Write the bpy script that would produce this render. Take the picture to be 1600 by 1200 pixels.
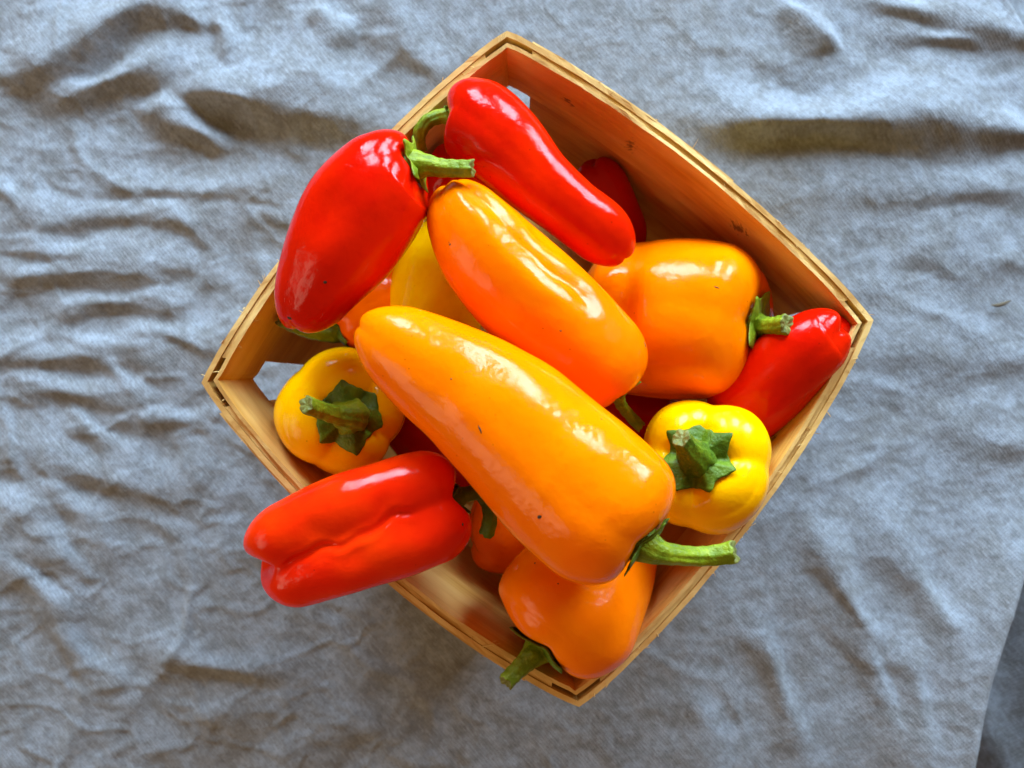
import bpy, math, random
import numpy as np
from mathutils import Vector, noise as mnoise
from mathutils.bvhtree import BVHTree

for o in list(bpy.data.objects):
    bpy.data.objects.remove(o, do_unlink=True)
random.seed(7)
RNG = np.random.default_rng(11)
scene = bpy.context.scene
COL = scene.collection
R = math.radians
CM = 0.01                      # all lengths below are written in centimetres
CAMZ, RIMZ, FPX = 39.0, 9.0, 1600.0

# ------------------------------------------------------------------ camera
cam = bpy.data.cameras.new('camera')
cam.lens, cam.sensor_width = 36.0, 36.0
cam.clip_start, cam.clip_end = 0.01, 50
cam.dof.use_dof = True
cam.dof.focus_distance = 0.282
cam.dof.aperture_fstop = 15.0
cam_o = bpy.data.objects.new('camera', cam)
cam_o.location = (0, 0, CAMZ*CM)
COL.objects.link(cam_o)
scene.camera = cam_o

# ------------------------------------------------------------------ light
w = bpy.data.worlds.new('World'); scene.world = w; w.use_nodes = True
bg = w.node_tree.nodes['Background']
bg.inputs['Color'].default_value = (1.0, 0.54, 0.19, 1)
bg.inputs['Strength'].default_value = 0.27

def ragged_lamp(name, loc, target, sx, sy, power, color, ragged):
    """an area lamp with leaf-broken edges, for daylight openings and the added left fill"""
    l = bpy.data.lights.new(name, 'AREA'); l.shape = 'RECTANGLE'
    l.size, l.size_y, l.energy, l.color = sx, sy, power, color
    o = bpy.data.objects.new(name, l); COL.objects.link(o)
    o.location = loc
    o.rotation_euler = (Vector(target)-Vector(loc)).to_track_quat('-Z', 'Y').to_euler()
    l.use_nodes = True
    nt = l.node_tree; em = nt.nodes['Emission']
    geo = nt.nodes.new('ShaderNodeNewGeometry')
    nz = nt.nodes.new('ShaderNodeTexNoise'); nz.inputs['Scale'].default_value = ragged
    nz.inputs['Detail'].default_value = 3; nz.inputs['Roughness'].default_value = 0.6
    nt.links.new(geo.outputs['Parametric'], nz.inputs['Vector'])
    sep = nt.nodes.new('ShaderNodeSeparateXYZ'); nt.links.new(geo.outputs['Parametric'], sep.inputs[0])
    def m(op, a, b=None):
        n = nt.nodes.new('ShaderNodeMath'); n.operation = op
        for i, v in enumerate((a, b)):
            if v is None: continue
            if isinstance(v, (int, float)): n.inputs[i].default_value = v
            else: nt.links.new(v, n.inputs[i])
        return n.outputs[0]
    def edge(c):                       # distance to nearer border, 0..0.5
        return m('SUBTRACT', 0.5, m('ABSOLUTE', m('SUBTRACT', c, 0.5)))
    e = m('MINIMUM', edge(sep.outputs[0]), edge(sep.outputs[1]))
    v = m('ADD', m('MULTIPLY', e, 1.5), m('MULTIPLY', m('SUBTRACT', nz.outputs[0], 0.5), 3.6))
    ramp = nt.nodes.new('ShaderNodeMapRange'); ramp.interpolation_type = 'SMOOTHSTEP'
    nt.links.new(v, ramp.inputs[0])
    ramp.inputs[1].default_value = 0.16; ramp.inputs[2].default_value = 0.30
    ramp.inputs[3].default_value = 0.05; ramp.inputs[4].default_value = 1.0
    nt.links.new(ramp.outputs[0], em.inputs['Strength'])
    return o

COOL = (0.61, 0.82, 1.0)
KEY = Vector((0.34, 1.32, 0.58))
side = Vector((1.32, -0.34, 0)).normalized()
for k, (off, sx, p) in enumerate(((-0.78, 0.62, 70.0), (0.06, 0.52, 62.0), (0.84, 0.54, 62.0))):
    ragged_lamp('window_light', KEY + side*off, (0, 0, 0.08), sx, 0.84, p, COOL, 6.0 + 0.8*k)
ragged_lamp('fill_light_left', (-1.16, -0.42, 0.66), (0, 0, 0.08), 1.15, 0.85, 12.0, (1.0, 0.80, 0.55), 4.5)  # warm fill lamp, added to brighten the inner basket wall

vs = scene.view_settings
vs.view_transform = 'Standard'; vs.look = 'None'; vs.gamma = 1.0
vs.use_curve_mapping = False; vs.exposure = 0.13
scene.render.engine = 'CYCLES'
scene.cycles.max_bounces = 7; scene.cycles.diffuse_bounces = 4; scene.cycles.glossy_bounces = 3
scene.cycles.caustics_reflective = False; scene.cycles.caustics_refractive = False
scene.render.resolution_x, scene.render.resolution_y = 1024, 768

# ------------------------------------------------------------------ helpers
def P(px, py, z):
    """point in centimetres at height z seen at photo position px, py"""
    k = (CAMZ - z)/FPX
    return np.array([(px-800)*k, (600-py)*k, z])

def empty(name, loc):
    o = bpy.data.objects.new(name, None); o.location = [c*CM for c in loc]
    o.empty_display_size = 0.01
    COL.objects.link(o); return o

def tag(o, label=None, cat=None, group=None, kind=None):
    for k, v in (('label', label), ('category', cat), ('group', group), ('kind', kind)):
        if v: o[k] = v
    return o

def mesh_obj(name, verts, faces, mats, parent=None, smooth=True, uv=None, origin=None, mat_idx=None):
    v = np.asarray(verts, float)
    if parent is not None and origin is None:
        origin = np.array(world_loc(parent))/CM
    if origin is None: origin = np.zeros(3)
    me = bpy.data.meshes.new(name)
    me.from_pydata([tuple(c) for c in (v-origin)*CM], [], faces)
    for m in (mats if isinstance(mats, (list, tuple)) else [mats]): me.materials.append(m)
    if smooth: me.polygons.foreach_set('use_smooth', [True]*len(me.polygons))
    if mat_idx is not None: me.polygons.foreach_set('material_index', mat_idx)
    if uv is not None:
        lay = me.uv_layers.new(name='UVMap')
        li = np.zeros(len(me.loops), dtype=np.int32); me.loops.foreach_get('vertex_index', li)
        lay.data.foreach_set('uv', np.asarray(uv, float)[li].ravel())
    me.update()
    o = bpy.data.objects.new(name, me); COL.objects.link(o)
    if parent is not None: o.parent = parent
    else: o.location = origin*CM
    return o

def world_loc(o):
    l = Vector(o.location)
    while o.parent is not None:
        o = o.parent; l = l + Vector(o.location)
    return l

def grid_faces(nu, nv, wrap_v=False, flip=False):
    f = []
    for i in range(nu-1):
        for j in range(nv if wrap_v else nv-1):
            j2 = (j+1) % nv
            q = (i*nv+j, i*nv+j2, (i+1)*nv+j2, (i+1)*nv+j)
            f.append(q[::-1] if flip else q)
    return f

def smoothstep(a, b, x):
    t = np.clip((x-a)/(b-a), 0, 1); return t*t*(3-2*t)

# ------------------------------------------------------------------ materials
def new_mat(name):
    m = bpy.data.materials.new(name); m.use_nodes = True
    nt = m.node_tree
    return m, nt, nt.nodes['Principled BSDF']

class N:
    """small node-writing helper"""
    def __init__(s, nt): s.nt = nt
    def node(s, t, **kw):
        n = s.nt.nodes.new(t)
        for k, v in kw.items(): setattr(n, k, v)
        return n
    def put(s, sock, v):
        if isinstance(v, bpy.types.NodeSocket): s.nt.links.new(v, sock)
        else: sock.default_value = v
    def coord(s, out='Object'): return s.node('ShaderNodeTexCoord').outputs[out]
    def mapping(s, vec, scale=(1, 1, 1), loc=(0, 0, 0), rot=(0, 0, 0)):
        n = s.node('ShaderNodeMapping'); s.put(n.inputs['Vector'], vec)
        n.inputs['Scale'].default_value = scale; n.inputs['Location'].default_value = loc
        n.inputs['Rotation'].default_value = rot
        return n.outputs[0]
    def noise(s, vec, scale, detail=3, rough=0.55, dist=0.0, out=0):
        n = s.node('ShaderNodeTexNoise'); s.put(n.inputs['Vector'], vec)
        n.inputs['Scale'].default_value = scale; n.inputs['Detail'].default_value = detail
        n.inputs['Roughness'].default_value = rough; n.inputs['Distortion'].default_value = dist
        return n.outputs[out]
    def math(s, op, a, b=0.0):
        n = s.node('ShaderNodeMath', operation=op); s.put(n.inputs[0], a); s.put(n.inputs[1], b)
        return n.outputs[0]
    def range(s, v, a, b, c=0.0, d=1.0):
        n = s.node('ShaderNodeMapRange', interpolation_type='SMOOTHSTEP'); s.put(n.inputs[0], v)
        for i, x in enumerate((a, b, c, d)): n.inputs[i+1].default_value = x
        return n.outputs[0]
    def mix(s, f, a, b, mode='MIX'):
        n = s.node('ShaderNodeMix', data_type='RGBA', blend_type=mode)
        s.put(n.inputs[0], f); s.put(n.inputs[6], a); s.put(n.inputs[7], b)
        return n.outputs[2]
    def bump(s, h, strength, dist, normal=None):
        n = s.node('ShaderNodeBump'); s.put(n.inputs['Height'], h)
        n.inputs['Strength'].default_value = strength; n.inputs['Distance'].default_value = dist
        if normal is not None: s.put(n.inputs['Normal'], normal)
        return n.outputs[0]

def rgba(c): return (c[0], c[1], c[2], 1.0)

def pepper_mat(name, main, alt, deep, sss, seed=0.0):
    m, nt, b = new_mat(name); n = N(nt)
    co = n.mapping(n.coord(), loc=(seed, seed*1.7, -seed))
    big = n.noise(co, 38, 3, 0.5)
    fine = n.noise(co, 260, 4, 0.6)
    c = n.mix(n.range(big, 0.38, 0.66), rgba(main), rgba(alt))
    c = n.mix(n.range(fine, 0.52, 0.80, 0, 0.45), c, rgba(deep))
    c = n.mix(n.range(n.noise(n.mapping(co, loc=(3, 1, 2)), 16, 4, 0.6, 0.5), 0.46, 0.68, 0, 0.6), c, rgba(deep))
    dots = n.node('ShaderNodeTexVoronoi'); n.put(dots.inputs['Vector'], co); dots.inputs['Scale'].default_value = 330
    keep = n.range(n.noise(co, 90, 1), 0.56, 0.62)
    dm = n.math('MULTIPLY', n.range(dots.outputs['Distance'], 0.05, 0.12, 0.45, 0.0), keep)
    c = n.mix(dm, c, rgba((deep[0]*0.35, deep[1]*0.35, deep[2]*0.35)))
    n.put(b.inputs['Base Color'], c)
    b.inputs['Specular IOR Level'].default_value = 0.14
    smear = n.range(n.noise(co, 120, 4, 0.7, 0.6), 0.44, 0.62)
    n.put(b.inputs['Roughness'], n.math('ADD', n.math('MULTIPLY', smear, 0.10), 0.055))
    b.inputs['Coat Weight'].default_value = 0.05
    b.inputs['Coat Roughness'].default_value = 0.04
    h = n.math('ADD', n.math('MULTIPLY', n.noise(co, 95, 3, 0.5), 1.0),
               n.math('MULTIPLY', n.noise(co, 420, 3, 0.6), 0.26))
    nb = n.bump(h, 0.36, 0.0012)
    n.put(b.inputs['Normal'], nb)
    film = n.bump(n.range(n.noise(co, 75, 5, 0.68, 0.8), 0.47, 0.60), 0.22, 0.0006, nb)
    n.put(b.inputs['Coat Normal'], film)
    return m

ORANGE = [pepper_mat('pepper_orange_%d' % i, (0.95, 0.185, 0.000), (0.96, 0.225, 0.000), (0.90, 0.135, 0.000),
                     (1.0, 0.35, 0.03), 0.31*i) for i in range(3)]
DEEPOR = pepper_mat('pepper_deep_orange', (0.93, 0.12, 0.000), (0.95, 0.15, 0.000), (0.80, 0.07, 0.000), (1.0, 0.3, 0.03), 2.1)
YELLOW = [pepper_mat('pepper_yellow_%d' % i, (0.97, 0.53, 0.000), (0.96, 0.46, 0.000), (0.92, 0.35, 0.000),
                     (1.0, 0.55, 0.05), 0.77+0.4*i) for i in range(2)]
RED = [pepper_mat('pepper_red_%d' % i, (0.70, 0.013, 0.000), (0.60, 0.007, 0.000), (0.52, 0.002, 0.001),
                  (1.0, 0.12, 0.06), 1.3+0.5*i) for i in range(3)]
SHADED_RED = pepper_mat('pepper_red_shaded', (0.40, 0.005, 0.003), (0.33, 0.003, 0.003), (0.24, 0.002, 0.002), (1.0, 0.1, 0.05), 4.4)  # red with the shade deep in the basket put into its colour
SCARLET = pepper_mat('pepper_scarlet', (0.78, 0.014, 0.001), (0.82, 0.035, 0.001), (0.68, 0.008, 0.001), (1.0, 0.18, 0.06), 5.2)

def stem_mat(name, main, dark, pale):
    m, nt, b = new_mat(name); n = N(nt)
    co = n.coord()
    v = n.noise(co, 160, 4, 0.6)
    c = n.mix(n.range(v, 0.35, 0.65), rgba(dark), rgba(main))
    c = n.mix(n.range(n.noise(co, 520, 3, 0.7), 0.56, 0.72, 0, 0.35), c, rgba(pale))
    n.put(b.inputs['Base Color'], c)
    b.inputs['Roughness'].default_value = 0.5; b.inputs['Specular IOR Level'].default_value = 0.3
    h = n.math('ADD', v, n.math('MULTIPLY', n.noise(co, 700, 3, 0.6), 0.4))
    n.put(b.inputs['Normal'], n.bump(h, 0.7, 0.0014))
    return m
STEM = stem_mat('pepper_stem', (0.23, 0.30, 0.006), (0.12, 0.19, 0.005), (0.40, 0.44, 0.05))
STEM_DARK = stem_mat('pepper_stem_dark', (0.11, 0.19, 0.004), (0.055, 0.11, 0.003), (0.19, 0.26, 0.015))
CUT = stem_mat('pepper_stem_cut', (0.20, 0.21, 0.045), (0.12, 0.13, 0.025), (0.36, 0.34, 0.14))

def speck_mat():
    m, nt, b = new_mat('blemish'); b.inputs['Base Color'].default_value = (0.035, 0.015, 0.006, 1)
    b.inputs['Roughness'].default_value = 0.7
    return m
SPECK = speck_mat()

def wood_mat(name, light, mid, dark, stains=()):
    """veneer; UV x runs along the grain, both axes in centimetres"""
    m, nt, b = new_mat(name); n = N(nt)
    uv = n.coord('UV')
    wob = n.noise(n.mapping(uv, (0.25, 0.8, 1)), 1.0, 2)
    g = n.noise(n.mapping(uv, (0.18, 7.0, 1)), 1.0, 5, 0.65, 0.25)
    g2 = n.noise(n.mapping(uv, (0.9, 42.0, 1)), 1.0, 3, 0.6)
    c = n.mix(n.range(g, 0.30, 0.70), rgba(dark), rgba(mid))
    c = n.mix(n.range(wob, 0.35, 0.70), c, rgba(light))
    c = n.mix(n.range(g2, 0.50, 0.78, 0, 0.45), c, rgba(dark))
    for (u, v, su, sv) in stains:
        d = n.node('ShaderNodeVectorMath', operation='SUBTRACT'); n.put(d.inputs[0], uv); d.inputs[1].default_value = (u, v, 0)
        s = n.node('ShaderNodeVectorMath', operation='MULTIPLY'); n.put(s.inputs[0], d.outputs[0]); s.inputs[1].default_value = (1/su, 1/sv, 0)
        ln = n.node('ShaderNodeVectorMath', operation='LENGTH'); n.put(ln.inputs[0], s.outputs[0])
        k = n.math('ADD', ln.outputs['Value'], n.math('MULTIPLY', n.noise(n.mapping(n.mapping(uv, rot=(0, 0, 0.6+u)), (1.0, 2.6, 1)), 3.6, 4, 0.65), 3.4))
        c = n.mix(n.range(k, 1.75, 2.35, 0.72, 0.0), c, (0.045, 0.022, 0.009, 1))
    n.put(b.inputs['Base Color'], c)
    b.inputs['Roughness'].default_value = 0.62
    b.inputs['Specular IOR Level'].default_value = 0.25
    h = n.math('ADD', n.math('MULTIPLY', g, 1.0), n.math('MULTIPLY', g2, 0.7))
    n.put(b.inputs['Normal'], n.bump(h, 0.5, 0.0009))
    return m
WOOD_IN = wood_mat('veneer_inner', (0.82, 0.55, 0.18), (0.76, 0.45, 0.10), (0.58, 0.29, 0.05),
                   stains=[(2.3, -1.25, 0.34, 0.30), (4.9, -1.35, 0.36, 0.55), (9.5, -1.2, 0.55, 0.50),
                           (19.6, -1.7, 0.60, 0.24), (18.4, -1.2, 0.25, 0.2), (38.2, -1.0, 0.20, 0.2)])
WOOD_PANEL = wood_mat('veneer_panel', (0.76, 0.43, 0.10), (0.67, 0.34, 0.06), (0.50, 0.21, 0.03))
WOOD_OUT = wood_mat('veneer_outer', (0.66, 0.40, 0.11), (0.57, 0.31, 0.07), (0.38, 0.18, 0.035))
WOOD_EDGE = wood_mat('veneer_edge', (0.74, 0.51, 0.19), (0.66, 0.41, 0.13), (0.48, 0.26, 0.07))

def cloth_mat(name, k=1.0):
    m, nt, b = new_mat(name); n = N(nt)
    co = n.coord()
    big = n.noise(co, 22, 4, 0.6)
    mid = n.noise(n.mapping(co, rot=(0, 0, 0.5), scale=(1, 1.25, 1)), 95, 5, 0.7, 0.2)
    fine = n.noise(co, 420, 3, 0.7)
    thread = n.noise(n.mapping(n.mapping(co, rot=(0, 0, 0.95)), scale=(1, 3.5, 1)), 300, 2, 0.6)
    k *= 0.71
    A = rgba([c*k for c in (0.21, 0.22, 0.235)])
    B = rgba([c*k for c in (0.33, 0.375, 0.445)])
    W = rgba([c*k for c in (0.25, 0.24, 0.225)])
    c = n.mix(n.range(mid, 0.34, 0.66), A, B)
    c = n.mix(n.range(big, 0.45, 0.70, 0, 0.30), c, W)
    c = n.mix(n.range(fine, 0.40, 0.72, 0.0, 0.45), c, rgba([x*k for x in (0.13, 0.135, 0.15)]))
    def twill(rot, sc=310):
        wv = n.node('ShaderNodeTexWave', wave_type='BANDS', bands_direction='X', wave_profile='SIN')
        n.put(wv.inputs['Vector'], n.mapping(co, rot=(0, 0, rot))); wv.inputs['Scale'].default_value = sc
        wv.inputs['Distortion'].default_value = 1.6; wv.inputs['Detail'].default_value = 1; wv.inputs['Detail Scale'].default_value = 1.5
        return wv.outputs['Fac']
    tw = n.math('MULTIPLY', twill(0.85), twill(-0.72, 285))
    c = n.mix(n.range(tw, 0.15, 0.85, 0.0, 0.12), c, rgba([x*k for x in (0.50, 0.53, 0.58)]))
    lint = n.noise(co, 1300, 2, 0.7)
    c = n.mix(n.range(lint, 0.56, 0.72, 0.0, 0.7), c, rgba([x*k for x in (0.10, 0.10, 0.105)]))
    c = n.mix(n.range(thread, 0.45, 0.75, 0.0, 0.5), c, rgba([x*k for x in (0.44, 0.48, 0.55)]))
    n.put(b.inputs['Base Color'], c)
    b.inputs['Roughness'].default_value = 0.95
    b.inputs['Specular IOR Level'].default_value = 0.1
    b.inputs['Sheen Weight'].default_value = 0.15
    b.inputs['Sheen Roughness'].default_value = 0.6
    h = n.math('ADD', n.math('MULTIPLY', tw, 0.18), n.math('MULTIPLY', mid, 0.8))
    h = n.math('ADD', h, n.math('MULTIPLY', fine, 0.35))
    n.put(b.inputs['Normal'], n.bump(h, 0.55, 0.0010))
    return m
CLOTH = cloth_mat('cloth_grey')

# ------------------------------------------------------------------ the cloth
# folds: crest line in photo positions, height cm, gentle width, steep width (photo pixels);
# the steep side is on the right-hand side of the drawing direction in the photo (below, for left to right)
FOLDS = [
    ([(235, 135), (330, 150), (420, 165), (520, 180), (620, 190)], 1.05, 90, 34),
    ([(1010, 175), (1100, 185), (1220, 195), (1340, 192), (1440, 185), (1620, 205)], 1.0, 60, 38),
    ([(1380, 165), (1480, 188), (1560, 205), (1680, 215)], 0.5, 40, 26),
    ([(-40, 120), (40, 112), (110, 85), (170, 45), (235, 8), (290, -30)], 0.85, 60, 30),
    ([(30, 158), (120, 148), (180, 128), (240, 105), (320, 97)], 0.65, 35, 26),
    ([(200, 160), (260, 180), (320, 210), (375, 245)], 0.55, 30, 26),
    ([(170, 25), (230, 12), (290, 15), (330, 60)], 0.5, 45, 22),
    ([(335, 20), (355, 60), (370, 115)], 0.4, 26, 20),
    ([(560, 85), (520, 45), (485, -5)], 0.55, 60, 26),
    ([(1328, 85), (1270, 45), (1212, -10)], 0.5, 36, 18),
    ([(1360, 0), (1430, 20), (1500, 25), (1600, 60)], 0.45, 30, 25),
    ([(1380, 45), (1450, 60), (1540, 62)], 0.3, 25, 18),
    ([(-20, 285), (20, 300), (50, 340)], 0.35, 30, 24),
    ([(80, 300), (180, 290), (300, 300), (470, 295)], 0.35, 50, 26),
    ([(0, 360), (60, 395), (160, 405), (280, 400)], 0.35, 40, 26),
    ([(-20, 425), (40, 432), (120, 425), (220, 420), (300, 415)], 0.42, 40, 26),
    ([(80, 500), (140, 470), (200, 475), (280, 470)], 0.35, 26, 22),
    ([(190, 520), (250, 515), (330, 545)], 0.35, 26, 20),
    ([(225, 640), (190, 585), (140, 530)], 0.30, 36, 18),
    ([(0, 610), (80, 605), (160, 620), (240, 625)], 0.34, 35, 26),
    ([(210, 720), (160, 680), (110, 650)], 0.28, 40, 18),
    ([(160, 660), (230, 650), (310, 660)], 0.24, 24, 18),
    ([(120, 890), (60, 830), (-10, 770)], 0.45, 60, 30),
    ([(180, 870), (130, 800), (80, 760), (40, 745)], 0.25, 40, 30),
    ([(110, 970), (50, 900), (-30, 850)], 0.35, 40, 26),
    ([(200, 1085), (130, 1030), (90, 960)], 0.30, 30, 22),
    ([(235, 1015), (320, 1040), (440, 1050)], 0.32, 24, 22),
    ([(300, 1120), (380, 1130), (480, 1110)], 0.15, 40, 30),
    ([(1370, 1010), (1320, 930), (1275, 835)], 0.38, 22, 32),
    ([(1490, 1000), (1430, 900), (1375, 800)], 0.36, 45, 28),
    ([(1265, 1210), (1235, 1120), (1200, 1010), (1150, 960)], 0.30, 36, 22),
    ([(1420, 1200), (1430, 1100), (1420, 1000)], 0.30, 50, 30),
    ([(1480, 650), (1540, 690), (1620, 700)], 0.20, 50, 30),
    ([(1400, 400), (1480, 390), (1600, 410)], 0.18, 60, 30),
    ([(1180, 90), (1250, 110), (1350, 120)], 0.15, 50, 30),
    ([(560, -20), (600, 40), (650, 90), (720, 130)], 0.26, 60, 34),
    ([(-60, 330), (60, 345), (200, 335), (330, 345), (460, 330)], 0.34, 50, 30),
    ([(-60, 545), (80, 560), (200, 550), (330, 585)], 0.36, 46, 30),
    ([(-60, 690), (60, 710), (200, 760), (330, 770)], 0.30, 50, 34),
    ([(1190, 300), (1320, 285), (1460, 300), (1640, 290)], 0.26, 60, 34),
    ([(1340, 560), (1450, 540), (1560, 560), (1660, 550)], 0.22, 60, 40),
    ([(1440, 1240), (1390, 1120), (1350, 1000), (1300, 900)], 0.30, 44, 34),
    ([(1120, 1230), (1110, 1140), (1080, 1080)], 0.22, 50, 34),
    ([(420, 1220), (500, 1150), (600, 1140)], 0.2, 50, 34),
]
def fold_height(X, Y):
    """X, Y in centimetres on the table"""
    k = FPX/CAMZ
    px, py = X*k+800, 600-Y*k
    H = np.zeros_like(X)
    for pts, h, wu, wd in FOLDS:
        p = np.array(pts, float)
        if h < 0.49:               # small creases run out gently at both ends
            p = np.vstack([p[0]-0.55*(p[1]-p[0]), p, p[-1]+0.55*(p[-1]-p[-2])])
        seg = np.hypot(*(p[1:]-p[:-1]).T); cum = np.concatenate([[0], np.cumsum(seg)])
        n = max(3, int(cum[-1]/22)); t = np.linspace(0, cum[-1], n)
        q = np.stack([np.interp(t, cum, p[:, 0]), np.interp(t, cum, p[:, 1])], 1)
        q[1:-1] = (q[:-2]+2*q[1:-1]+q[2:])/4
        m = 3.2*max(wu, wd)
        sel = (px > q[:, 0].min()-m) & (px < q[:, 0].max()+m) & (py > q[:, 1].min()-m) & (py < q[:, 1].max()+m)
        if not sel.any(): continue
        x, y = px[sel], py[sel]
        best = np.full(x.shape, 1e9); sd = np.zeros_like(x); par = np.zeros_like(x)
        for i in range(n-1):
            a, b = q[i], q[i+1]; d = b-a; L2 = d@d
            tt = np.clip(((x-a[0])*d[0]+(y-a[1])*d[1])/L2, 0, 1)
            ex, ey = x-(a[0]+tt*d[0]), y-(a[1]+tt*d[1])
            dist = np.hypot(ex, ey); cr = d[0]*ey-d[1]*ex      # >0 : right-hand side in photo
            u = dist < best
            best[u] = dist[u]; sd[u] = np.sign(cr[u]); par[u] = ((i+tt)/(n-1))[u]
        wid = np.where(sd > 0, wd, wu)*(0.8+0.35*np.sin(par*9+h*20))
        end = smoothstep(0, 0.34, par)*smoothstep(0, 0.34, 1-par)
        z = (0.98 if h > 0.49 else 0.92)*h*end*np.exp(-(best/((1.05 if h > 0.49 else 1.15)*wid))**2)
        H[sel] = np.maximum(H[sel], z) + 0.25*np.minimum(H[sel], z)   # crests merge where they cross
    return H

NX, NY = 640, 480
xs = np.linspace(-33, 1, NX); ys = np.linspace(-26, 26, NY)
def cloth_edge(y):          # right border of the upper cloth, cm
    k = CAMZ/FPX
    pyy = 600-y/k
    ctrl_y = [-500, -120, 0, 60, 300, 600, 890, 960, 1060, 1200, 1500, 1800]
    ctrl_x = [1430, 1545, 1588, 1625, 1700, 1690, 1603, 1578, 1545, 1518, 1500, 1480]
    return (np.interp(pyy, ctrl_y, ctrl_x)-800)*k
E = cloth_edge(ys)
E = np.convolve(np.pad(E, 9, mode='edge'), np.ones(19)/19, 'valid')
uu = np.linspace(0, 1, NX)
X = -33 + (E[:, None]+33)*uu[None, :]
Y = np.repeat(ys[:, None], NX, 1)
Z = fold_height(X, Y)
def nz(x, y, s, seed, oct=3):
    out = np.empty(x.size)
    xf, yf = x.ravel()/s, y.ravel()/s
    for i in range(x.size):
        out[i] = mnoise.fractal((xf[i], yf[i], seed), 1.0, 2.0, oct, noise_basis='PERLIN_ORIGINAL')
    return out.reshape(x.shape)
left = 0.45+0.55*smoothstep(6, -12, X)
crump = nz(X, Y, 3.2, 3.1, 4)
Z += 0.11*crump*left
Z += 0.20*np.maximum(0, 0.18-np.abs(nz(X+0.4*crump, Y, 4.6, 8.3, 2)))/0.18*left*0.55
fine_w = np.abs(nz(X*0.75+0.6*crump, Y*1.25+0.5*crump, 1.9, 21.7, 3))
Z += 0.058*np.maximum(0, 0.22-fine_w)/0.22*left + 0.03*nz(X, Y, 1.2, 31.0, 3)
# flat where the basket stands
rim_px = np.array([(792, 48), (1365, 500), (905, 1105), (315, 598)], float)
ctr = np.mean([P(a, b, RIMZ) for a, b in rim_px], 0)
under = smoothstep(11.0, 7.0, np.hypot(X-ctr[0], Y-ctr[1]))
Z = Z*(1-under*0.92)
# hem: the border rolls down
dE = E[:, None]-X
Z += 0.12*np.exp(-(dE-0.35)**2/0.08) + 0.9*np.exp(-(dE/2.2)**2)*smoothstep(-3, -9, Y)
roll = smoothstep(0.5, 0.0, dE)
Z -= 0.55*roll**2
Z -= 0.15
cloth = mesh_obj('tablecloth', np.stack([X, Y, Z], -1).reshape(-1, 3), grid_faces(NY, NX), CLOTH)
tag(cloth, 'wrinkled grey blue cotton cloth spread under the basket', kind='structure')
# second layer of the same fabric lying lower, past the border
x2 = np.linspace(12, 34, 130); y2 = np.linspace(-26, 26, 260)
X2, Y2 = np.meshgrid(x2, y2)
Z2 = -4.2 + 0.35*nz(X2, Y2, 3.5, 5.5, 3) + 4.4*np.exp(-((X2-22.9-0.18*(Y2+12))/1.7)**2)*smoothstep(-3, -8, Y2) + 0.5*np.exp(-((X2-19.0+0.3*(Y2+12))/0.8)**2) - 0.05*np.maximum(0, X2-24)  # tall crest out of view at right, added to shade the valley by the border
lower = mesh_obj('lower_cloth', np.stack([X2, Y2, Z2], -1).reshape(-1, 3), grid_faces(260, 130), CLOTH)
tag(lower, 'second layer of grey blue cloth lying below the border', kind='structure')

# ------------------------------------------------------------------ the basket
corners = [P(a, b, RIMZ)[:2] for a, b in rim_px]           # top, right, bottom, left (clockwise in the photo)
BULGE = [0.64, 0.78, 0.88, 0.74]
bc = sum(corners)/4
BASE_SCALE = 0.845
def side_curve(k, t, off):
    """outer rim line of side k moved inwards by off; mitred at the corners"""
    a, b = corners[k], corners[(k+1) % 4]
    d = (b-a); L = np.hypot(*d); d = d/L
    nin = np.array([d[1], -d[0]])                          # clockwise -> inward is to the right
    if nin @ (bc-(a+b)/2) < 0: nin = -nin
    t = np.asarray(t, float)
    bulge = BULGE[k]*np.clip(4*t*(1-t), 0, 1)**0.85
    return a + np.outer(t*L, d) - np.outer(bulge - off, nin) + np.outer(off*0.80*(1-2*t), d)
def base_line(k, t, off):
    a = bc + (corners[k]-bc)*BASE_SCALE; b = bc + (corners[(k+1) % 4]-bc)*BASE_SCALE
    d = (b-a); L = np.hypot(*d); d = d/L
    nin = np.array([d[1], -d[0]])
    if nin @ (bc-(a+b)/2) < 0: nin = -nin
    t = np.asarray(t, float)
    return a + np.outer(t*L, d) + np.outer(off+0*t, nin) + np.outer(off*0.8*(1-2*t), d)

def wall_point(k, t, off, z):
    """wall surface at height z (array t)"""
    h = np.clip((z-0.25)/(RIMZ-0.25), 0, 1.05)
    return side_curve(k, t, off)*h + base_line(k, t, off)*(1-h)

basket = empty('berry_basket', (bc[0], bc[1], 0))
tag(basket, 'square wooden veneer basket heaped with peppers on the grey cloth', 'basket')

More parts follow.
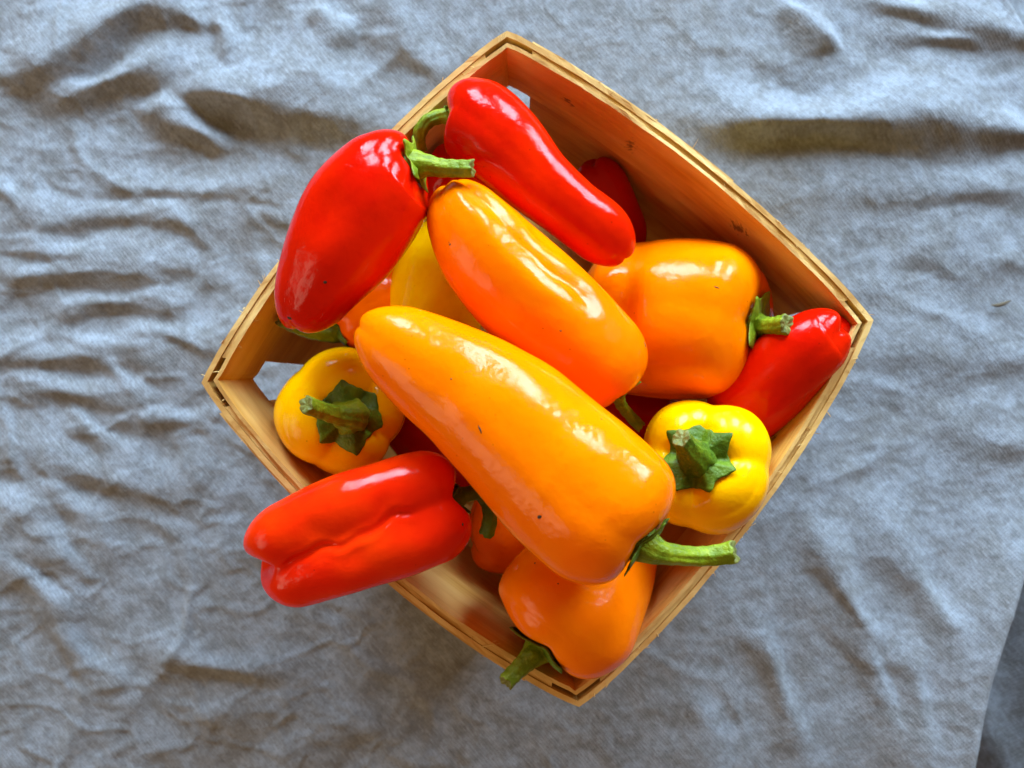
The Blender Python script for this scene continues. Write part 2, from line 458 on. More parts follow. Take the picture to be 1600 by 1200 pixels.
def strip(name, rows_t, ks, off0, off1, z0, z1, mat, wob=0.03, seed=0, nz_=8, closed=False, u0=0.0, split=None, tilt=0.0):
    """a bent veneer sheet of real thickness following one side (or all four sides)"""
    inner, outer, us = [], [], []
    hs = np.linspace(0, 1, nz_)
    u = u0
    cols = []
    for k in ks:
        ts = rows_t[1:] if (len(ks) > 1 and cols) else rows_t
        for t in ts: cols.append((k, t))
    if closed: cols = cols[:-1]
    nC = len(cols)
    V = []; UV = []
    L = 14.2
    for side_i, off in enumerate((off0, off1)):
        for h in hs:
            for ci, (k, t) in enumerate(cols):
                u = (k+t)*L
                jag = wob*mnoise.noise((u*0.9, seed+side_i*0.3, 0))+0.5*wob*mnoise.noise((u*5.0, seed, 4+side_i))
                zz = z0+(z1-z0)*h + (jag if h == 1 else (0.6*jag if h == 0 else 0))
                p = wall_point(k, [t], off+tilt*(1-h), np.array(zz))[0]
                V.append((p[0], p[1], zz)); UV.append((u, zz-RIMZ+seed*3))
    M = nz_*nC
    F = []; MI = []
    def quad(a, b, c, d, m=0): F.append((a, b, c, d)); MI.append(m)
    rng = range(nC if closed else nC-1)
    for j in rng:
        j2 = (j+1) % nC
        for i in range(nz_-1):
            quad(i*nC+j, (i+1)*nC+j, (i+1)*nC+j2, i*nC+j2)
            quad(M+i*nC+j, M+i*nC+j2, M+(i+1)*nC+j2, M+(i+1)*nC+j)
        t_ = (nz_-1)*nC
        quad(t_+j, M+t_+j, M+t_+j2, t_+j2, 1)
        quad(j, j2, M+j2, M+j, 1)
    if not closed:
        for i in range(nz_-1):
            quad(i*nC, M+i*nC, M+(i+1)*nC, (i+1)*nC, 1)
            e = nC-1
            quad(i*nC+e, (i+1)*nC+e, M+(i+1)*nC+e, M+i*nC+e, 1)
    return mesh_obj(name, V, F, [mat, WOOD_EDGE], basket, smooth=False, uv=UV, mat_idx=MI)

T40 = np.linspace(0, 1, 44)
GAP = 0.060
for k in range(4):          # the four side panels, stopping short of the corners
    strip('side_panel', np.linspace(GAP, 1-GAP, 36), [k], 0.150, 0.275, 0.25, RIMZ-0.05, WOOD_PANEL, 0.05, 1+k, 16)
strip('outer_rim_band', T40, [0, 1, 2, 3], 0.0, 0.14, RIMZ-2.5, RIMZ, WOOD_OUT, 0.05, 0, 7, closed=True)
strip('inner_rim_band', T40, [0, 1, 2, 3], 0.285, 0.385, RIMZ-2.4, RIMZ+0.02, WOOD_IN, 0.05, 0, 7, closed=True)
# overlapping end of the outer band, seen as a step along the rim
strip('rim_band_end', np.linspace(0.06, 0.58, 24), [0], -0.06, -0.005, RIMZ-2.3, RIMZ-0.04, WOOD_OUT, 0.05, 2.2, 5)
strip('rim_band_end', np.linspace(0.12, 0.93, 24), [2], -0.06, -0.005, RIMZ-2.3, RIMZ-0.03, WOOD_OUT, 0.05, 3.1, 5)
# floor of the basket: two crossed veneer sheets
for k, zb in ((0, 0.14), (1, 0.27)):
    n = 10; V = []; UV = []
    cs = [bc + (c-bc)*BASE_SCALE*0.985 for c in corners]
    a, b, c, d = (cs[k], cs[k+1], cs[(k+2) % 4], cs[(k+3) % 4])
    for zz in (zb, zb-0.12):
        for i in range(n):
            for j in range(n):
                s, t = i/(n-1), j/(n-1)
                p = (a*(1-s)+b*s)*(1-t)+(d*(1-s)+c*s)*t
                V.append((p[0], p[1], zz)); UV.append((s*12, t*12))
    F = [f for f in grid_faces(n, n)] + [tuple(x+n*n for x in f[::-1]) for f in grid_faces(n, n)]
    rim = [i*n for i in range(n)] + [(n-1)*n+j for j in range(1, n)] + [i*n+n-1 for i in range(n-2, -1, -1)] + list(range(n-2, 0, -1))
    for i in range(len(rim)):
        p, q = rim[i], rim[(i+1) % len(rim)]; F.append((p, q, q+n*n, p+n*n))
    mesh_obj('base_sheet', V, F, WOOD_PANEL, basket, smooth=False, uv=UV)
# loose fibres standing off the sawn rim edges
V, F = [], []
for i in range(230):
    k = random.randrange(4); t = random.uniform(0.01, 0.99)
    off = random.choice((-0.02, 0.0, 0.13, 0.29, 0.385))
    p0 = np.append(side_curve(k, [t], off)[0], RIMZ-random.uniform(0.0, 0.08))
    a = random.uniform(0, 6.28); L = random.uniform(0.05, 0.22)*(2.0 if random.random() < 0.08 else 1)
    d = np.array([math.cos(a), math.sin(a), random.uniform(-0.1, 0.9)]); d /= np.linalg.norm(d)
    sdir = np.cross(d, (0.3, 0.2, 1)); sdir /= np.linalg.norm(sdir); w_ = random.uniform(0.008, 0.018)
    up = np.cross(d, sdir); b0 = len(V)
    mid = p0+d*L*0.55+up*L*0.1
    for q, ww in ((p0-d*0.02, w_), (mid, w_*0.8)):
        V += [q+sdir*ww, q-sdir*ww*0.5+up*ww, q-sdir*ww*0.5-up*ww]
    V.append(p0+d*L+up*L*0.28)
    for j in range(3):
        F.append((b0+j, b0+(j+1) % 3, b0+3+(j+1) % 3, b0+3+j)); F.append((b0+3+j, b0+3+(j+1) % 3, b0+6))
fo = mesh_obj('splinters', V, F, WOOD_EDGE, basket, smooth=False, uv=[(v[0], v[1]) for v in V])
tag(fo, kind='stuff')

# ------------------------------------------------------------------ peppers
def catmull(p, n):
    p = np.asarray(p, float)
    d = np.linalg.norm(np.diff(p[:, :3], axis=0), axis=1); t = np.concatenate([[0], np.cumsum(d)])
    # natural-ish cubic by Catmull-Rom with non-uniform knots (finite difference tangents)
    m = np.zeros_like(p)
    m[1:-1] = (p[2:]-p[:-2])/(t[2:]-t[:-2])[:, None]
    m[0] = 2*(p[1]-p[0])/(t[1]-t[0]) - m[1]; m[-1] = 2*(p[-1]-p[-2])/(t[-1]-t[-2]) - m[-2]
    q = np.linspace(0, t[-1], n); i = np.clip(np.searchsorted(t, q, side='right')-1, 0, len(t)-2)
    h = (t[i+1]-t[i]); u = (q-t[i])/h; u = u[:, None]; h = h[:, None]
    return ((2*u**3-3*u**2+1)*p[i] + (u**3-2*u**2+u)*h*m[i] + (-2*u**3+3*u**2)*p[i+1] + (u**3-u**2)*h*m[i+1])

def sine_noise(p, scale, seed, k=10):
    r = np.random.default_rng(seed); out = 0
    for _ in range(k):
        d = r.normal(size=3); d *= r.uniform(0.6, 1.6)/np.linalg.norm(d)*scale
        out = out + np.sin(p @ d + r.uniform(0, 6.28))
    return out/math.sqrt(k)

class Body:
    """a surface swept along a bent spine, from the stem pole to the tip pole"""
    def __init__(s, pts, ref=(0, 0, 1), cap0=1.2, cap1=1.2, q0=0.75, q1=0.8, n=3, ph=0.0, groove=(0.12, 0.05, 0.12), sharp=0.55,
                 dimple=0.25, tipdimple=0.1, lump=0.05, seed=1, dents=(), creases=(), squash=1.0, warp=0.15, twist=0.0):
        P4 = np.array([np.append(P(a, b, z), r*(CAMZ-z)/FPX) for a, b, z, r in pts])
        c = catmull(P4, 260)
        s.seglen = np.linalg.norm(np.diff(c[:, :3], axis=0), axis=1)
        s.S = np.concatenate([[0], np.cumsum(s.seglen)]); s.L = s.S[-1]
        s.C = c[:, :3]; s.Rr = np.maximum(c[:, 3], 0.15)
        T = np.gradient(s.C, axis=0); T /= np.linalg.norm(T, axis=1)[:, None]
        ref = np.array(ref, float)
        Nn = np.cross(T, ref); Nn /= np.linalg.norm(Nn, axis=1)[:, None]
        U = np.cross(Nn, T)
        s.T, s.N, s.U = T, Nn, U
        s.__dict__.update(cap0=cap0, cap1=cap1, q0=q0, q1=q1, n=n, ph=ph, groove=groove, sharp=sharp, dimple=dimple, tipdimple=tipdimple,
                          lump=lump, seed=seed, dents=dents, creases=creases, squash=squash, warp=warp, twist=twist)
    def at(s, arr, x):
        return np.stack([np.interp(x, s.S, arr[:, i]) for i in range(3)], -1)
    def surf(s, phi, th, extra=0.0):
        """phi 0..3: 0-1 stem cap, 1-2 body, 2-3 tip cap"""
        phi, th = np.broadcast_arrays(np.asarray(phi, float), np.asarray(th, float))
        a0 = np.clip(phi, 0, 1)*math.pi/2; a1 = np.clip(3-phi, 0, 1)*math.pi/2
        c0, c1 = s.cap0, s.cap1
        body = np.clip(phi-1, 0, 1)
        x = np.where(phi < 1, c0*(1-np.cos(a0)), np.where(phi > 2, s.L-c1*(1-np.cos(a1)), c0+(s.L-c0-c1)*body))
        f = np.where(phi < 1, np.sin(a0)**s.q0, np.where(phi > 2, np.sin(a1)**s.q1, 1.0))
        Rb = np.interp(x, s.S, s.Rr)
        fr = x/s.L
        tw = th + s.warp*np.sin(th+s.seed*1.3) + 0.06*np.sin(3*fr*3.1+s.seed) - s.twist*(fr-0.5)
        lob = np.abs(np.cos(s.n/2*(tw-s.ph)))
        lob = 1-(1-lob)**1.0
        lob = np.sqrt(lob**2+0.015)**s.sharp
        g = np.interp(fr, [0, 0.25, 0.6, 0.85, 1], [s.groove[0], (s.groove[0]+s.groove[1])/2, s.groove[1], (s.groove[1]+s.groove[2])/2, s.groove[2]])
        rad = Rb*f*(1-g*(1-lob)*np.minimum(1, f*1.4))
        # stem dimple and tip dimple, the lobes rise around them
        x = x + s.dimple*np.exp(-(f/0.42)**2)*(phi < 1.5) + (phi < 1)*(1-f)*g*(1-lob)*2.0*Rb*np.minimum(1, f*2)
        x = x - s.tipdimple*np.exp(-(f/0.35)**2)*(phi > 1.5) - (phi > 2)*g*(1-lob)*1.6*Rb*(1-f**3)*np.minimum(1, f*3)
        xc = np.clip(x, 0, s.L)
        C = s.at(s.C, xc) + s.at(s.T, xc)*(x-xc)[..., None]
        Nn, U = s.at(s.N, xc), s.at(s.U, xc)
        D = np.cos(th)[..., None]*Nn + np.sin(th)[..., None]*U*s.squash
        p0 = C + D*rad[..., None]
        dr = s.lump*Rb*sine_noise(p0, 1.1, s.seed)*np.minimum(1, f*1.5) + 0.25*s.lump*Rb*sine_noise(p0, 3.2, s.seed+50)*f
        for (fx, t0, dep, wx, wt) in s.dents:
            dth = (th-t0+math.pi) % (2*math.pi)-math.pi
            dr = dr - dep*np.exp(-((fr-fx)/wx)**2-(dth/wt)**2)
        for (f0, t0, f1, t1, dep, wt, wig) in s.creases:      # sharp line from (f0,t0) to (f1,t1)
            k = np.clip((fr-f0)/(f1-f0), 0, 1)
            tl = t0+(t1-t0)*k + wig*np.sin(k*11+s.seed)+0.5*wig*np.sin(k*27)
            dth = (th-tl+math.pi) % (2*math.pi)-math.pi
            win = smoothstep(-0.02, 0.12, (fr-f0)/(f1-f0)*1.0)*smoothstep(-0.02, 0.12, 1-(fr-f0)/(f1-f0))
            ad = np.abs(dth)/wt
            dr = dr - dep*win*(np.exp(-ad**1.3) - 0.45*np.exp(-((ad-1.9)/0.9)**2))
        return p0 + D*(dr+extra)[..., None]

def pepper(name, label, mat, body, stem=None, stem_r=(0.42, 0.24, 0.24, 0.30), calyx=0.42, points=5, stem_mat_=STEM, calyx_mat=None,
           calyx_lift=0.05, nu=(34, 66, 34), nv=110, jag=0.22, calyx_seed=0):
    c = body.C.mean(0); zmin = body.C[:, 2].min()-body.Rr.mean()
    root = empty(name, (c[0], c[1], max(0.3, zmin)))
    tag(root, label, 'pepper', 'peppers in the wooden basket')
    phi = np.concatenate([np.linspace(0.012, 1, nu[0], endpoint=False), np.linspace(1, 2, nu[1], endpoint=False), np.linspace(2, 2.988, nu[2])])
    th = np.linspace(0, 2*math.pi, nv, endpoint=False)
    PH, TH = np.meshgrid(phi, th, indexing='ij')
    V = body.surf(PH, TH).reshape(-1, 3)
    F = grid_faces(len(phi), nv, True)
    i0, i1 = len(V), len(V)+1
    V = np.vstack([V, V[:nv].mean(0), V[-nv:].mean(0)])
    last = (len(phi)-1)*nv
    for j in range(nv):
        F.append((i0, (j+1) % nv, j)); F.append((i1, last+j, last+(j+1) % nv))
    flesh = mesh_obj('flesh', V, F, mat, root)
    bv = BVHTree.FromPolygons([tuple(v) for v in V], F)
    if calyx:
        nr = 14; nvc = 120
        tv = np.linspace(0, 2*math.pi, nvc, endpoint=False)
        rs = np.random.default_rng(int(calyx_seed)+body.seed*13)
        jit = rs.uniform(0.7, 1.3, points)
        kk = (tv*points/(2*math.pi)+0.3) % points
        fracp = np.abs((kk % 1)-0.5)*2                      # 1 at points, 0 between
        amp = jit[((kk+0.5).astype(int)) % points]
        ext = calyx*(1-jag*0.55 + jag*amp*fracp**1.6 + 0.018*np.sin(tv*11+rs.uniform(0, 6))+0.012*np.sin(tv*23))
        V, F = [], []
        ks = np.linspace(0.02, 1, nr)
        for i, k in enumerate(ks):
            fr = np.clip(ext*k, 0, 0.97)
            ph = np.arcsin(fr**(1/body.q0))*2/math.pi
            lift = calyx_lift*(0.75+0.9*fracp**2*k**2*amp) + 0.035*np.exp(-((1-fracp)/0.25)**2)*k + 0.05*math.exp(-(k/0.3)**2) + 0.016*np.sin(tv*points+1)*k*(1-k)*4*0.5
            lift = lift + 0.010*np.sin(tv*points*2+body.seed)*k + 0.012*sine_noise(np.stack([np.cos(tv)*k, np.sin(tv)*k, 0*tv], -1), 7.0, body.seed+3)
            dsave = body.dimple; body.dimple = dsave*0.35
            base = body.surf(np.maximum(ph, 0.012), tv); body.dimple = dsave
            axis = -body.T[0]
            # outward direction: blend of axis and radial
            rd = base-body.C[0]; rd = rd-np.outer(rd@axis, axis); rl = np.linalg.norm(rd, axis=1)[:, None]+1e-6
            out = axis[None]*0.85 + rd/rl*(0.15+0.85*k*0.8); out /= np.linalg.norm(out, axis=1)[:, None]
            V.append(base + out*np.broadcast_to(lift, nvc)[:, None])
        under = V[-1] - out*(calyx_lift*0.9) - rd/rl*0.02
        V.append(V[-1]-out*0.035+rd/rl*0.004); V.append(under)
        V = np.vstack(V); F = grid_faces(nr+2, nvc, True)
        pc = V[:nvc].mean(0); V = np.vstack([V, pc])
        for j in range(nvc): F.append((len(V)-1, (j+1) % nvc, j))
        cal = mesh_obj('calyx', V, F, calyx_mat or STEM_DARK, root)
    if stem:
        pole = body.surf(np.array([0.02]), np.array([0.0]))[0]
        pl = body.surf(np.full(8, 0.03), np.linspace(0, 6.28, 8, endpoint=False)).mean(0)
        stem_r = (stem_r[0]*1.25,) + tuple(stem_r[1:])
        pts = [pl + body.T[0]*0.1] + [P(*q) for q in stem]
        c = catmull(np.array(pts), 46)
        T = np.gradient(c, axis=0); T /= np.linalg.norm(T, axis=1)[:, None]
        ref = np.array([0.31, 0.17, 0.93]); 
        if abs(T[10] @ ref) > 0.85: ref = np.array([0.9, 0.3, 0.1])
        n1 = np.cross(T, ref); n1 /= np.linalg.norm(n1, axis=1)[:, None]; n2 = np.cross(n1, T)
        tt = np.linspace(0, 1, 46)
        rr = np.interp(tt, np.linspace(0, 1, len(stem_r)), stem_r)
        rr = np.convolve(np.pad(rr, 4, mode='edge'), np.ones(9)/9, 'valid')
        nvs = 36; av = np.linspace(0, 2*math.pi, nvs, endpoint=False)
        V = []
        for i in range(46):
            rad = rr[i]*(1+0.055*np.sin(6*av+tt[i]*2.2+body.seed)+0.03*np.sin(11*av+body.seed*2-tt[i]*3)) + 0.008*np.sin(tt[i]*40+av*2)
            V.append(c[i] + np.outer(rad*np.cos(av), n1[i]) + np.outer(rad*np.sin(av), n2[i]))
        # cut end: small lip and hollow, a bit ragged
        jagz = 0.03*np.sin(av*3+body.seed)+0.025*np.sin(av*7)
        V[-1] = V[-1] + np.outer(jagz, T[-1])
        V.append(c[-1] + (V[-1]-c[-1])*0.86 + T[-1]*0.015)
        V.append(c[-1] + (V[-1]-c[-1])*0.5 - T[-1]*0.03)
        V = np.vstack(V); nr = 48; F = grid_faces(nr, nvs, True)
        mi = [0]*(45*nvs) + [1]*(2*nvs)
        V = np.vstack([V, c[-1]-T[-1]*0.05])
        for j in range(nvs): F.append(((nr-1)*nvs+j, (nr-1)*nvs+(j+1) % nvs, len(V)-1)); mi.append(1)
        mesh_obj('stem', V, F, [stem_mat_, CUT], root, mat_idx=mi)
    return root, bv

def blemish(root, bv, px, py, length, width, ang, seed=0):
    """a small dark scar lying on the skin where the photo shows it"""
    o = Vector((0, 0, CAMZ)); d = (Vector(P(px, py, 0))-o).normalized()
    hit, nrm, _, _ = bv.ray_cast(o, d)
    if hit is None: return
    if nrm.dot(d) > 0: nrm = -nrm
    a = Vector((math.cos(ang), math.sin(ang), 0)); a = (a-nrm*a.dot(nrm)).normalized(); b = nrm.cross(a)
    rs = random.Random(seed+px); V = []; n = 14
    for ring, hgt in ((1.0, -0.004), (0.6, 0.012)):
        for i in range(n):
            t = 2*math.pi*i/n; k = ring*(0.7+0.6*rs.random())
            V.append(hit + a*(math.cos(t)*length*k) + b*(math.sin(t)*width*k) + nrm*hgt)
    V.append(hit+nrm*0.014)
    F = [(i, (i+1) % n, n+(i+1) % n, n+i) for i in range(n)] + [(n+i, n+(i+1) % n, 2*n) for i in range(n)]
    mesh_obj('blemish', [tuple(v) for v in V], F, SPECK, root)

UP = math.pi/2
ALL = {}
def add(key, *a, **k):
    ALL[key] = pepper(*a, **k); return ALL[key]

# --- the lowest peppers, seen in the gaps
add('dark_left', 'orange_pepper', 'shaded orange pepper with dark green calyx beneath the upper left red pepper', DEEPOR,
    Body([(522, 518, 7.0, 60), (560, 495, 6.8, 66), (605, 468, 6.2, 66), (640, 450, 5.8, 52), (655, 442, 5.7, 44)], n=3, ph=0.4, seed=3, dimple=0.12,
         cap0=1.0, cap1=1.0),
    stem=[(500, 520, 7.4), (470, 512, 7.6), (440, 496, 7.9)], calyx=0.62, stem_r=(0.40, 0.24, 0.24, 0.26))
add('yellow_back', 'yellow_pepper', 'shaded amber pepper showing only its flank between red and orange peppers', YELLOW[1],
    Body([(660, 560, 6.0, 74), (668, 520, 6.4, 80), (680, 450, 7.0, 76), (690, 390, 7.4, 62), (696, 340, 7.4, 46)], n=3, ph=1.0, seed=5, groove=(0.04, 0.01, 0.04), sharp=1.0), calyx=0)
add('red_back', 'red_pepper', 'small red pepper, shade painted into its colour, deep against the back wall', SHADED_RED,
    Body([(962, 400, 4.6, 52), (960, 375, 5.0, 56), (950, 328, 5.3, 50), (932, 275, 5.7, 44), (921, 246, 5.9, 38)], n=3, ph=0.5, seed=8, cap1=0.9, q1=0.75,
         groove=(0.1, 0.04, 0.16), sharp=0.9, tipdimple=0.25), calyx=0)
add('red_topleft_low', 'red_pepper', 'red pepper mostly hidden beneath the curled green stem at upper left', RED[0],
    Body([(672, 238, 6.9, 42), (688, 252, 6.9, 50), (715, 295, 6.7, 55), (745, 345, 6.2, 50), (765, 385, 5.8, 40)], n=3, seed=9), calyx=0)
add('red_middle_low', 'red_pepper', 'red pepper with shade painted into its colour in the gap between left yellow and large orange peppers', SHADED_RED,
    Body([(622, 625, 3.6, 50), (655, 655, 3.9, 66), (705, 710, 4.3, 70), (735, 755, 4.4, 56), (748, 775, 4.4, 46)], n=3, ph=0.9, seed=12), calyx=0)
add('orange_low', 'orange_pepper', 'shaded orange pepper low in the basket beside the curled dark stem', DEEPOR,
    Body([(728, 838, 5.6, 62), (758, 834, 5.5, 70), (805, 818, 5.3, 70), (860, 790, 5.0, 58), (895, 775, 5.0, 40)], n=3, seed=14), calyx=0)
add('red_right_low', 'red_pepper', 'red pepper with shade painted into its colour glimpsed low between the two orange and right yellow peppers', SHADED_RED,
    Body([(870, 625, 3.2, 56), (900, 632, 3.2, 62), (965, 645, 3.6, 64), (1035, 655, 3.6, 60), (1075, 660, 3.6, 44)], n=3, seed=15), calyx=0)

# --- the middle layer
add('orange_right', 'orange_pepper', 'broad blocky orange pepper lying sideways near the right wall', ORANGE[1],
    Body([(1192, 509, 8.1, 114), (1152, 506, 7.7, 125), (1085, 500, 7.1, 131), (1015, 498, 6.5, 124), (950, 500, 5.9, 112), (900, 500, 5.6, 90)],
         n=4, ph=0.55, seed=17, cap0=1.25, cap1=1.6, q0=0.50, groove=(0.07, 0.05, 0.1), sharp=0.8, dimple=0.36, lump=0.025,
         dents=[(0.64, 1.9, 0.26, 0.08, 0.6), (0.60, 1.2, 0.14, 0.06, 0.8)]),
    stem=[(1192, 508, 8.4), (1204, 509, 8.8), (1230, 507, 9.4)], calyx=0.43, points=5, calyx_lift=0.07, stem_r=(0.46, 0.26, 0.24, 0.30), jag=0.36, calyx_mat=STEM)
add('red_right', 'red_pepper', 'smooth dark red pepper pushed tip first into the right corner', RED[0],
    Body([(1122, 668, 7.0, 52), (1152, 640, 7.2, 64), (1203, 596, 7.9, 66), (1256, 550, 8.6, 59), (1296, 522, 8.8, 50), (1328, 506, 9.1, 42)],
         n=3, ph=0.55, seed=19, cap1=1.0, q1=0.72, groove=(0.1, 0.03, 0.16), sharp=0.9, tipdimple=0.25, lump=0.025), calyx=0)
add('yellow_right', 'yellow_pepper', 'bright yellow lobed pepper standing stem up at the right rim', YELLOW[0],
    Body([(1087, 715, 10.3, 103), (1092, 721, 9.8, 106), (1098, 729, 9.0, 109), (1096, 727, 7.7, 92), (1086, 718, 6.5, 68), (1078, 710, 5.6, 42)],
         ref=(0, 1, 0), n=4, ph=0.62, seed=23, cap0=1.15, cap1=1.6, q0=0.62, groove=(0.17, 0.09, 0.1), sharp=0.8, dimple=0.32, lump=0.03),
    stem=[(1084, 712, 10.4), (1076, 702, 11.0), (1064, 684, 11.5)], calyx=0.52, points=7, stem_r=(0.50, 0.44, 0.32, 0.26), calyx_lift=0.07, jag=0.22, calyx_mat=STEM_DARK, stem_mat_=STEM_DARK)
add('yellow_left', 'yellow_pepper', 'golden yellow lobed pepper facing stem up at the left', YELLOW[1],
    Body([(545, 652, 9.3, 95), (540, 648, 8.7, 98), (532, 642, 7.8, 101), (538, 638, 6.6, 90), (556, 636, 5.4, 70), (570, 634, 4.5, 42)],
         ref=(0, 1, 0), n=4, ph=0.15, seed=29, cap0=1.1, cap1=1.5, q0=0.62, groove=(0.18, 0.11, 0.1), sharp=0.75, dimple=0.30, lump=0.035),
    stem=[(552, 650, 9.5), (525, 648, 10.0), (500, 640, 10.5), (478, 632, 10.9)], calyx=0.56, points=6, stem_r=(0.50, 0.40, 0.26, 0.24, 0.26), calyx_lift=0.07, jag=0.16)
add('orange_front', 'orange_pepper', 'deep orange pepper in the bottom corner with stem over the rim', ORANGE[2],
    Body([(842, 1014, 9.1, 104), (860, 992, 9.05, 114), (888, 948, 8.75, 116), (932, 885, 7.8, 96), (972, 825, 7.0, 66), (992, 795, 6.6, 45)],
         n=3, ph=0.40, seed=31, cap0=1.35, cap1=1.4, q0=0.55, groove=(0.11, 0.06, 0.1), sharp=0.9, dimple=0.25, lump=0.025, dents=[(0.34, 1.45, 0.06, 0.16, 0.35)]),
    stem=[(838, 1018, 9.2), (822, 1034, 9.6), (790, 1066, 10.1)], calyx=0.50, points=4, stem_r=(0.52, 0.34, 0.26, 0.24), calyx_lift=0.08, jag=0.45, calyx_mat=STEM_DARK)

# --- the upper peppers
add('red_top', 'red_pepper', 'slim curved red pepper near the top corner with stem curling down', RED[1],
    Body([(706, 188, 9.0, 64), (735, 188, 9.2, 70), (785, 225, 9.7, 70), (842, 284, 9.9, 57), (890, 325, 9.8, 51), (940, 365, 9.5, 50), (978, 408, 9.2, 40)],
         n=3, ph=0.35, seed=37, cap0=0.95, cap1=1.15, q0=0.62, groove=(0.14, 0.03, 0.08), dimple=0.2, lump=0.022),
    stem=[(690, 182, 9.1), (668, 190, 9.1), (656, 208, 8.9), (656, 234, 8.4)], calyx=0.40, points=5, stem_r=(0.34, 0.20, 0.20, 0.20, 0.22))
add('orange_middle', 'orange_pepper', 'glossy orange pepper with long crease lying behind the largest one', ORANGE[1],
    Body([(978, 606, 9.8, 80), (950, 578, 10.0, 84), (890, 524, 10.3, 90), (820, 454, 10.6, 88), (757, 382, 10.7, 76), (722, 328, 10.5, 58), (708, 286, 10.3, 44)],
         n=3, ph=0.9, seed=41, cap0=1.25, cap1=1.0, q0=0.62, groove=(0.10, 0.04, 0.14), dimple=0.2, lump=0.03,
         creases=[(0.30, 0.95, 1.03, 1.15, 0.10, 0.20, 0.05)], dents=[(0.60, 0.55, 0.09, 0.08, 0.22), (0.45, 0.5, 0.05, 0.05, 0.2)]),
    stem=[(968, 626, 8.6), (978, 642, 7.8), (1000, 666, 7.3)], calyx=0.34, stem_r=(0.28, 0.17, 0.16, 0.18), calyx_mat=STEM)
add('red_upper_left', 'red_pepper', 'plump red pepper at upper left, its stem pointing right', RED[0],
    Body([(656, 254, 11.1, 68), (624, 270, 10.95, 79), (575, 320, 10.8, 92), (530, 388, 10.7, 87), (497, 445, 10.5, 71), (480, 487, 10.3, 57), (472, 521, 10.2, 50)],
         n=3, ph=0.2, seed=43, cap0=1.05, cap1=0.9, q0=0.58, q1=0.68, groove=(0.14, 0.05, 0.10), sharp=0.85, dimple=0.3, tipdimple=0.14, lump=0.03,
         dents=[(0.42, 1.30, 0.20, 0.16, 0.50)]),
    stem=[(666, 258, 11.2), (690, 262, 11.3), (738, 263, 11.5)], calyx=0.52, calyx_lift=0.08, points=5, stem_r=(0.44, 0.27, 0.24, 0.24), calyx_mat=STEM, jag=0.4)
add('red_lower_left', 'red_pepper', 'wrinkled scarlet two lobed pepper hanging over the lower left rim', SCARLET,
    Body([(722, 782, 10.4, 86), (692, 790, 10.6, 95), (640, 804, 10.75, 97), (560, 828, 10.85, 97), (490, 850, 10.75, 95), (432, 866, 10.65, 88), (398, 876, 10.55, 74)],
         n=3, ph=0.52, seed=47, cap0=0.95, cap1=1.15, q0=0.55, q1=0.62, groove=(0.34, 0.36, 0.46), sharp=0.95, dimple=0.35, tipdimple=0.2, lump=0.045, warp=0.0,
         twist=0.6, dents=[(0.50, 1.95, 0.10, 0.06, 0.22), (0.33, 1.20, 0.10, 0.05, 0.25), (0.62, 1.2, 0.07, 0.05, 0.2), (0.24, 1.75, 0.07, 0.05, 0.2)],
         creases=[(0.20, 1.42, 0.85, 1.80, 0.085, 0.07, 0.085)]),
    stem=[(738, 770, 10.2), (754, 774, 10.1), (765, 798, 9.9), (760, 834, 9.6)], calyx=0.34, stem_r=(0.34, 0.22, 0.20, 0.20, 0.22), stem_mat_=STEM_DARK)
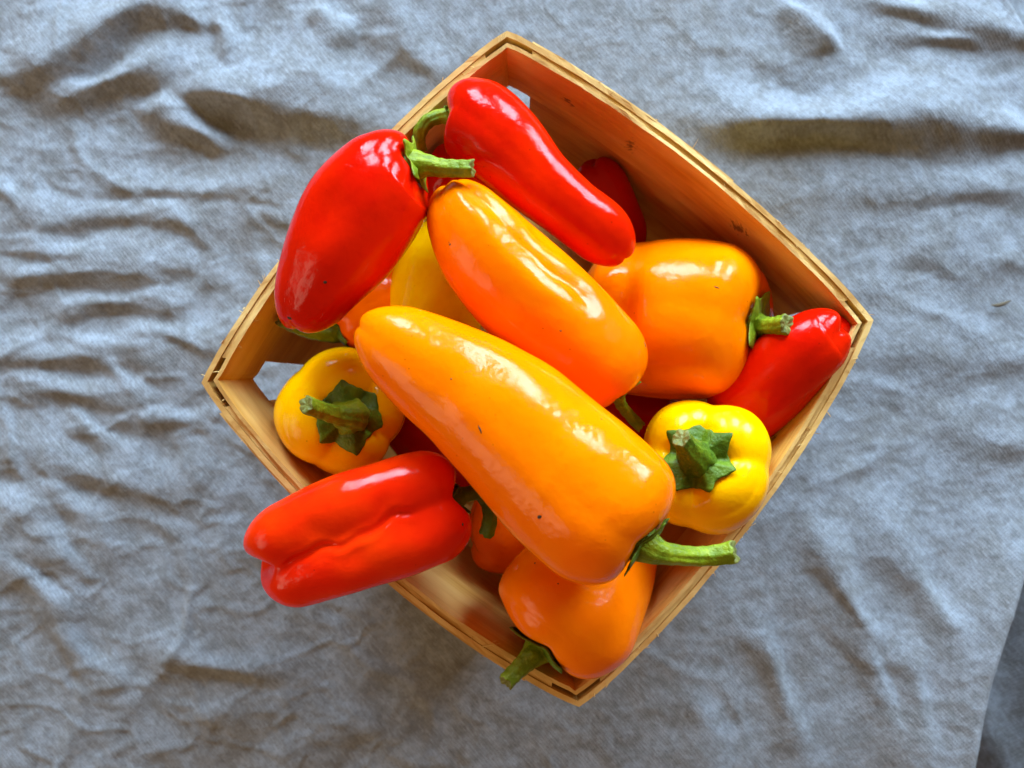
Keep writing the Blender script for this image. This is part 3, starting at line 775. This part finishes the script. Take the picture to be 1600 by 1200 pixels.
add('orange_big', 'orange_pepper', 'largest glossy orange pepper lying on top with long green stem', ORANGE[0],
    Body([(1012, 856, 12.85, 106), (982, 830, 12.68, 116), (922, 775, 12.35, 122), (835, 694, 12.0, 115), (745, 620, 11.8, 100), (665, 568, 11.7, 81), (600, 528, 11.65, 60), (557, 506, 11.6, 44)],
         n=3, ph=0.75, seed=53, cap0=1.2, cap1=1.2, q0=0.50, groove=(0.09, 0.03, 0.08), sharp=0.8, dimple=0.25, lump=0.025,
         dents=[(0.62, 1.0, 0.05, 0.10, 0.3)]),
    stem=[(1024, 860, 12.95), (1050, 866, 12.9), (1100, 869, 12.5), (1148, 862, 12.6)], calyx=0.48, points=5, calyx_lift=0.08, stem_r=(0.44, 0.28, 0.25, 0.26, 0.30), calyx_mat=STEM_DARK, jag=0.4)

# --- scars and specks on the skins
for key, px, py, l_, w__, a in (('orange_big', 750, 671, 0.13, 0.022, -1.15), ('orange_big', 843, 808, 0.075, 0.05, 0.6), ('red_upper_left', 508, 441, 0.05, 0.05, 0),
                                ('red_upper_left', 452, 497, 0.10, 0.05, 0.3), ('orange_middle', 1008, 539, 0.09, 0.03, -1.2), ('red_lower_left', 723, 819, 0.05, 0.03, 1.4),
                                ('orange_right', 1120, 449, 0.09, 0.02, -0.3), ('yellow_right', 1092, 624, 0.20, 0.018, 0.0), ('orange_big', 705, 592, 0.025, 0.02, 0),
                                ('orange_big', 940, 655, 0.025, 0.02, 0), ('orange_middle', 876, 517, 0.025, 0.02, 0), ('orange_front', 872, 912, 0.025, 0.02, 0),
                                ('orange_front', 836, 880, 0.03, 0.025, 0), ('orange_middle', 703, 382, 0.04, 0.025, 0.5)):
    r_, bv_ = ALL[key]; blemish(r_, bv_, px, py, l_, w__, a)

# --- a dry bit of plant lying on the cloth
a = P(1549, 477, 0.12); b = P(1580, 471, 0.12)
V, F = [], []
c = np.linspace(a, b, 9); dirv = (b-a)/np.linalg.norm(b-a); n1 = np.cross(dirv, (0, 0, 1))
for i, q in enumerate(c):
    rad = 0.075*math.sin(math.pi*(0.12+0.8*i/8))
    for j in range(8):
        t = j*math.pi/4
        V.append(q + n1*math.cos(t)*rad + np.array([0, 0, 1])*math.sin(t)*rad*0.6 + n1*0.05*math.sin(i*0.5))
F = grid_faces(9, 8, True) + [tuple(range(8)), tuple(range(71, 63, -1))]
dm, dnt, db = new_mat('dry_husk'); db.inputs['Base Color'].default_value = (0.10, 0.075, 0.045, 1); db.inputs['Roughness'].default_value = 0.8
zc = fold_height(np.array([(a[0]+b[0])/2]), np.array([(a[1]+b[1])/2]))[0]
husk = mesh_obj('dry_husk', np.array(V), F, dm, None, origin=(a+b)/2)
tag(husk, 'tiny brown dry husk lying on the cloth at right', 'husk')
husk.location.z += 0.0
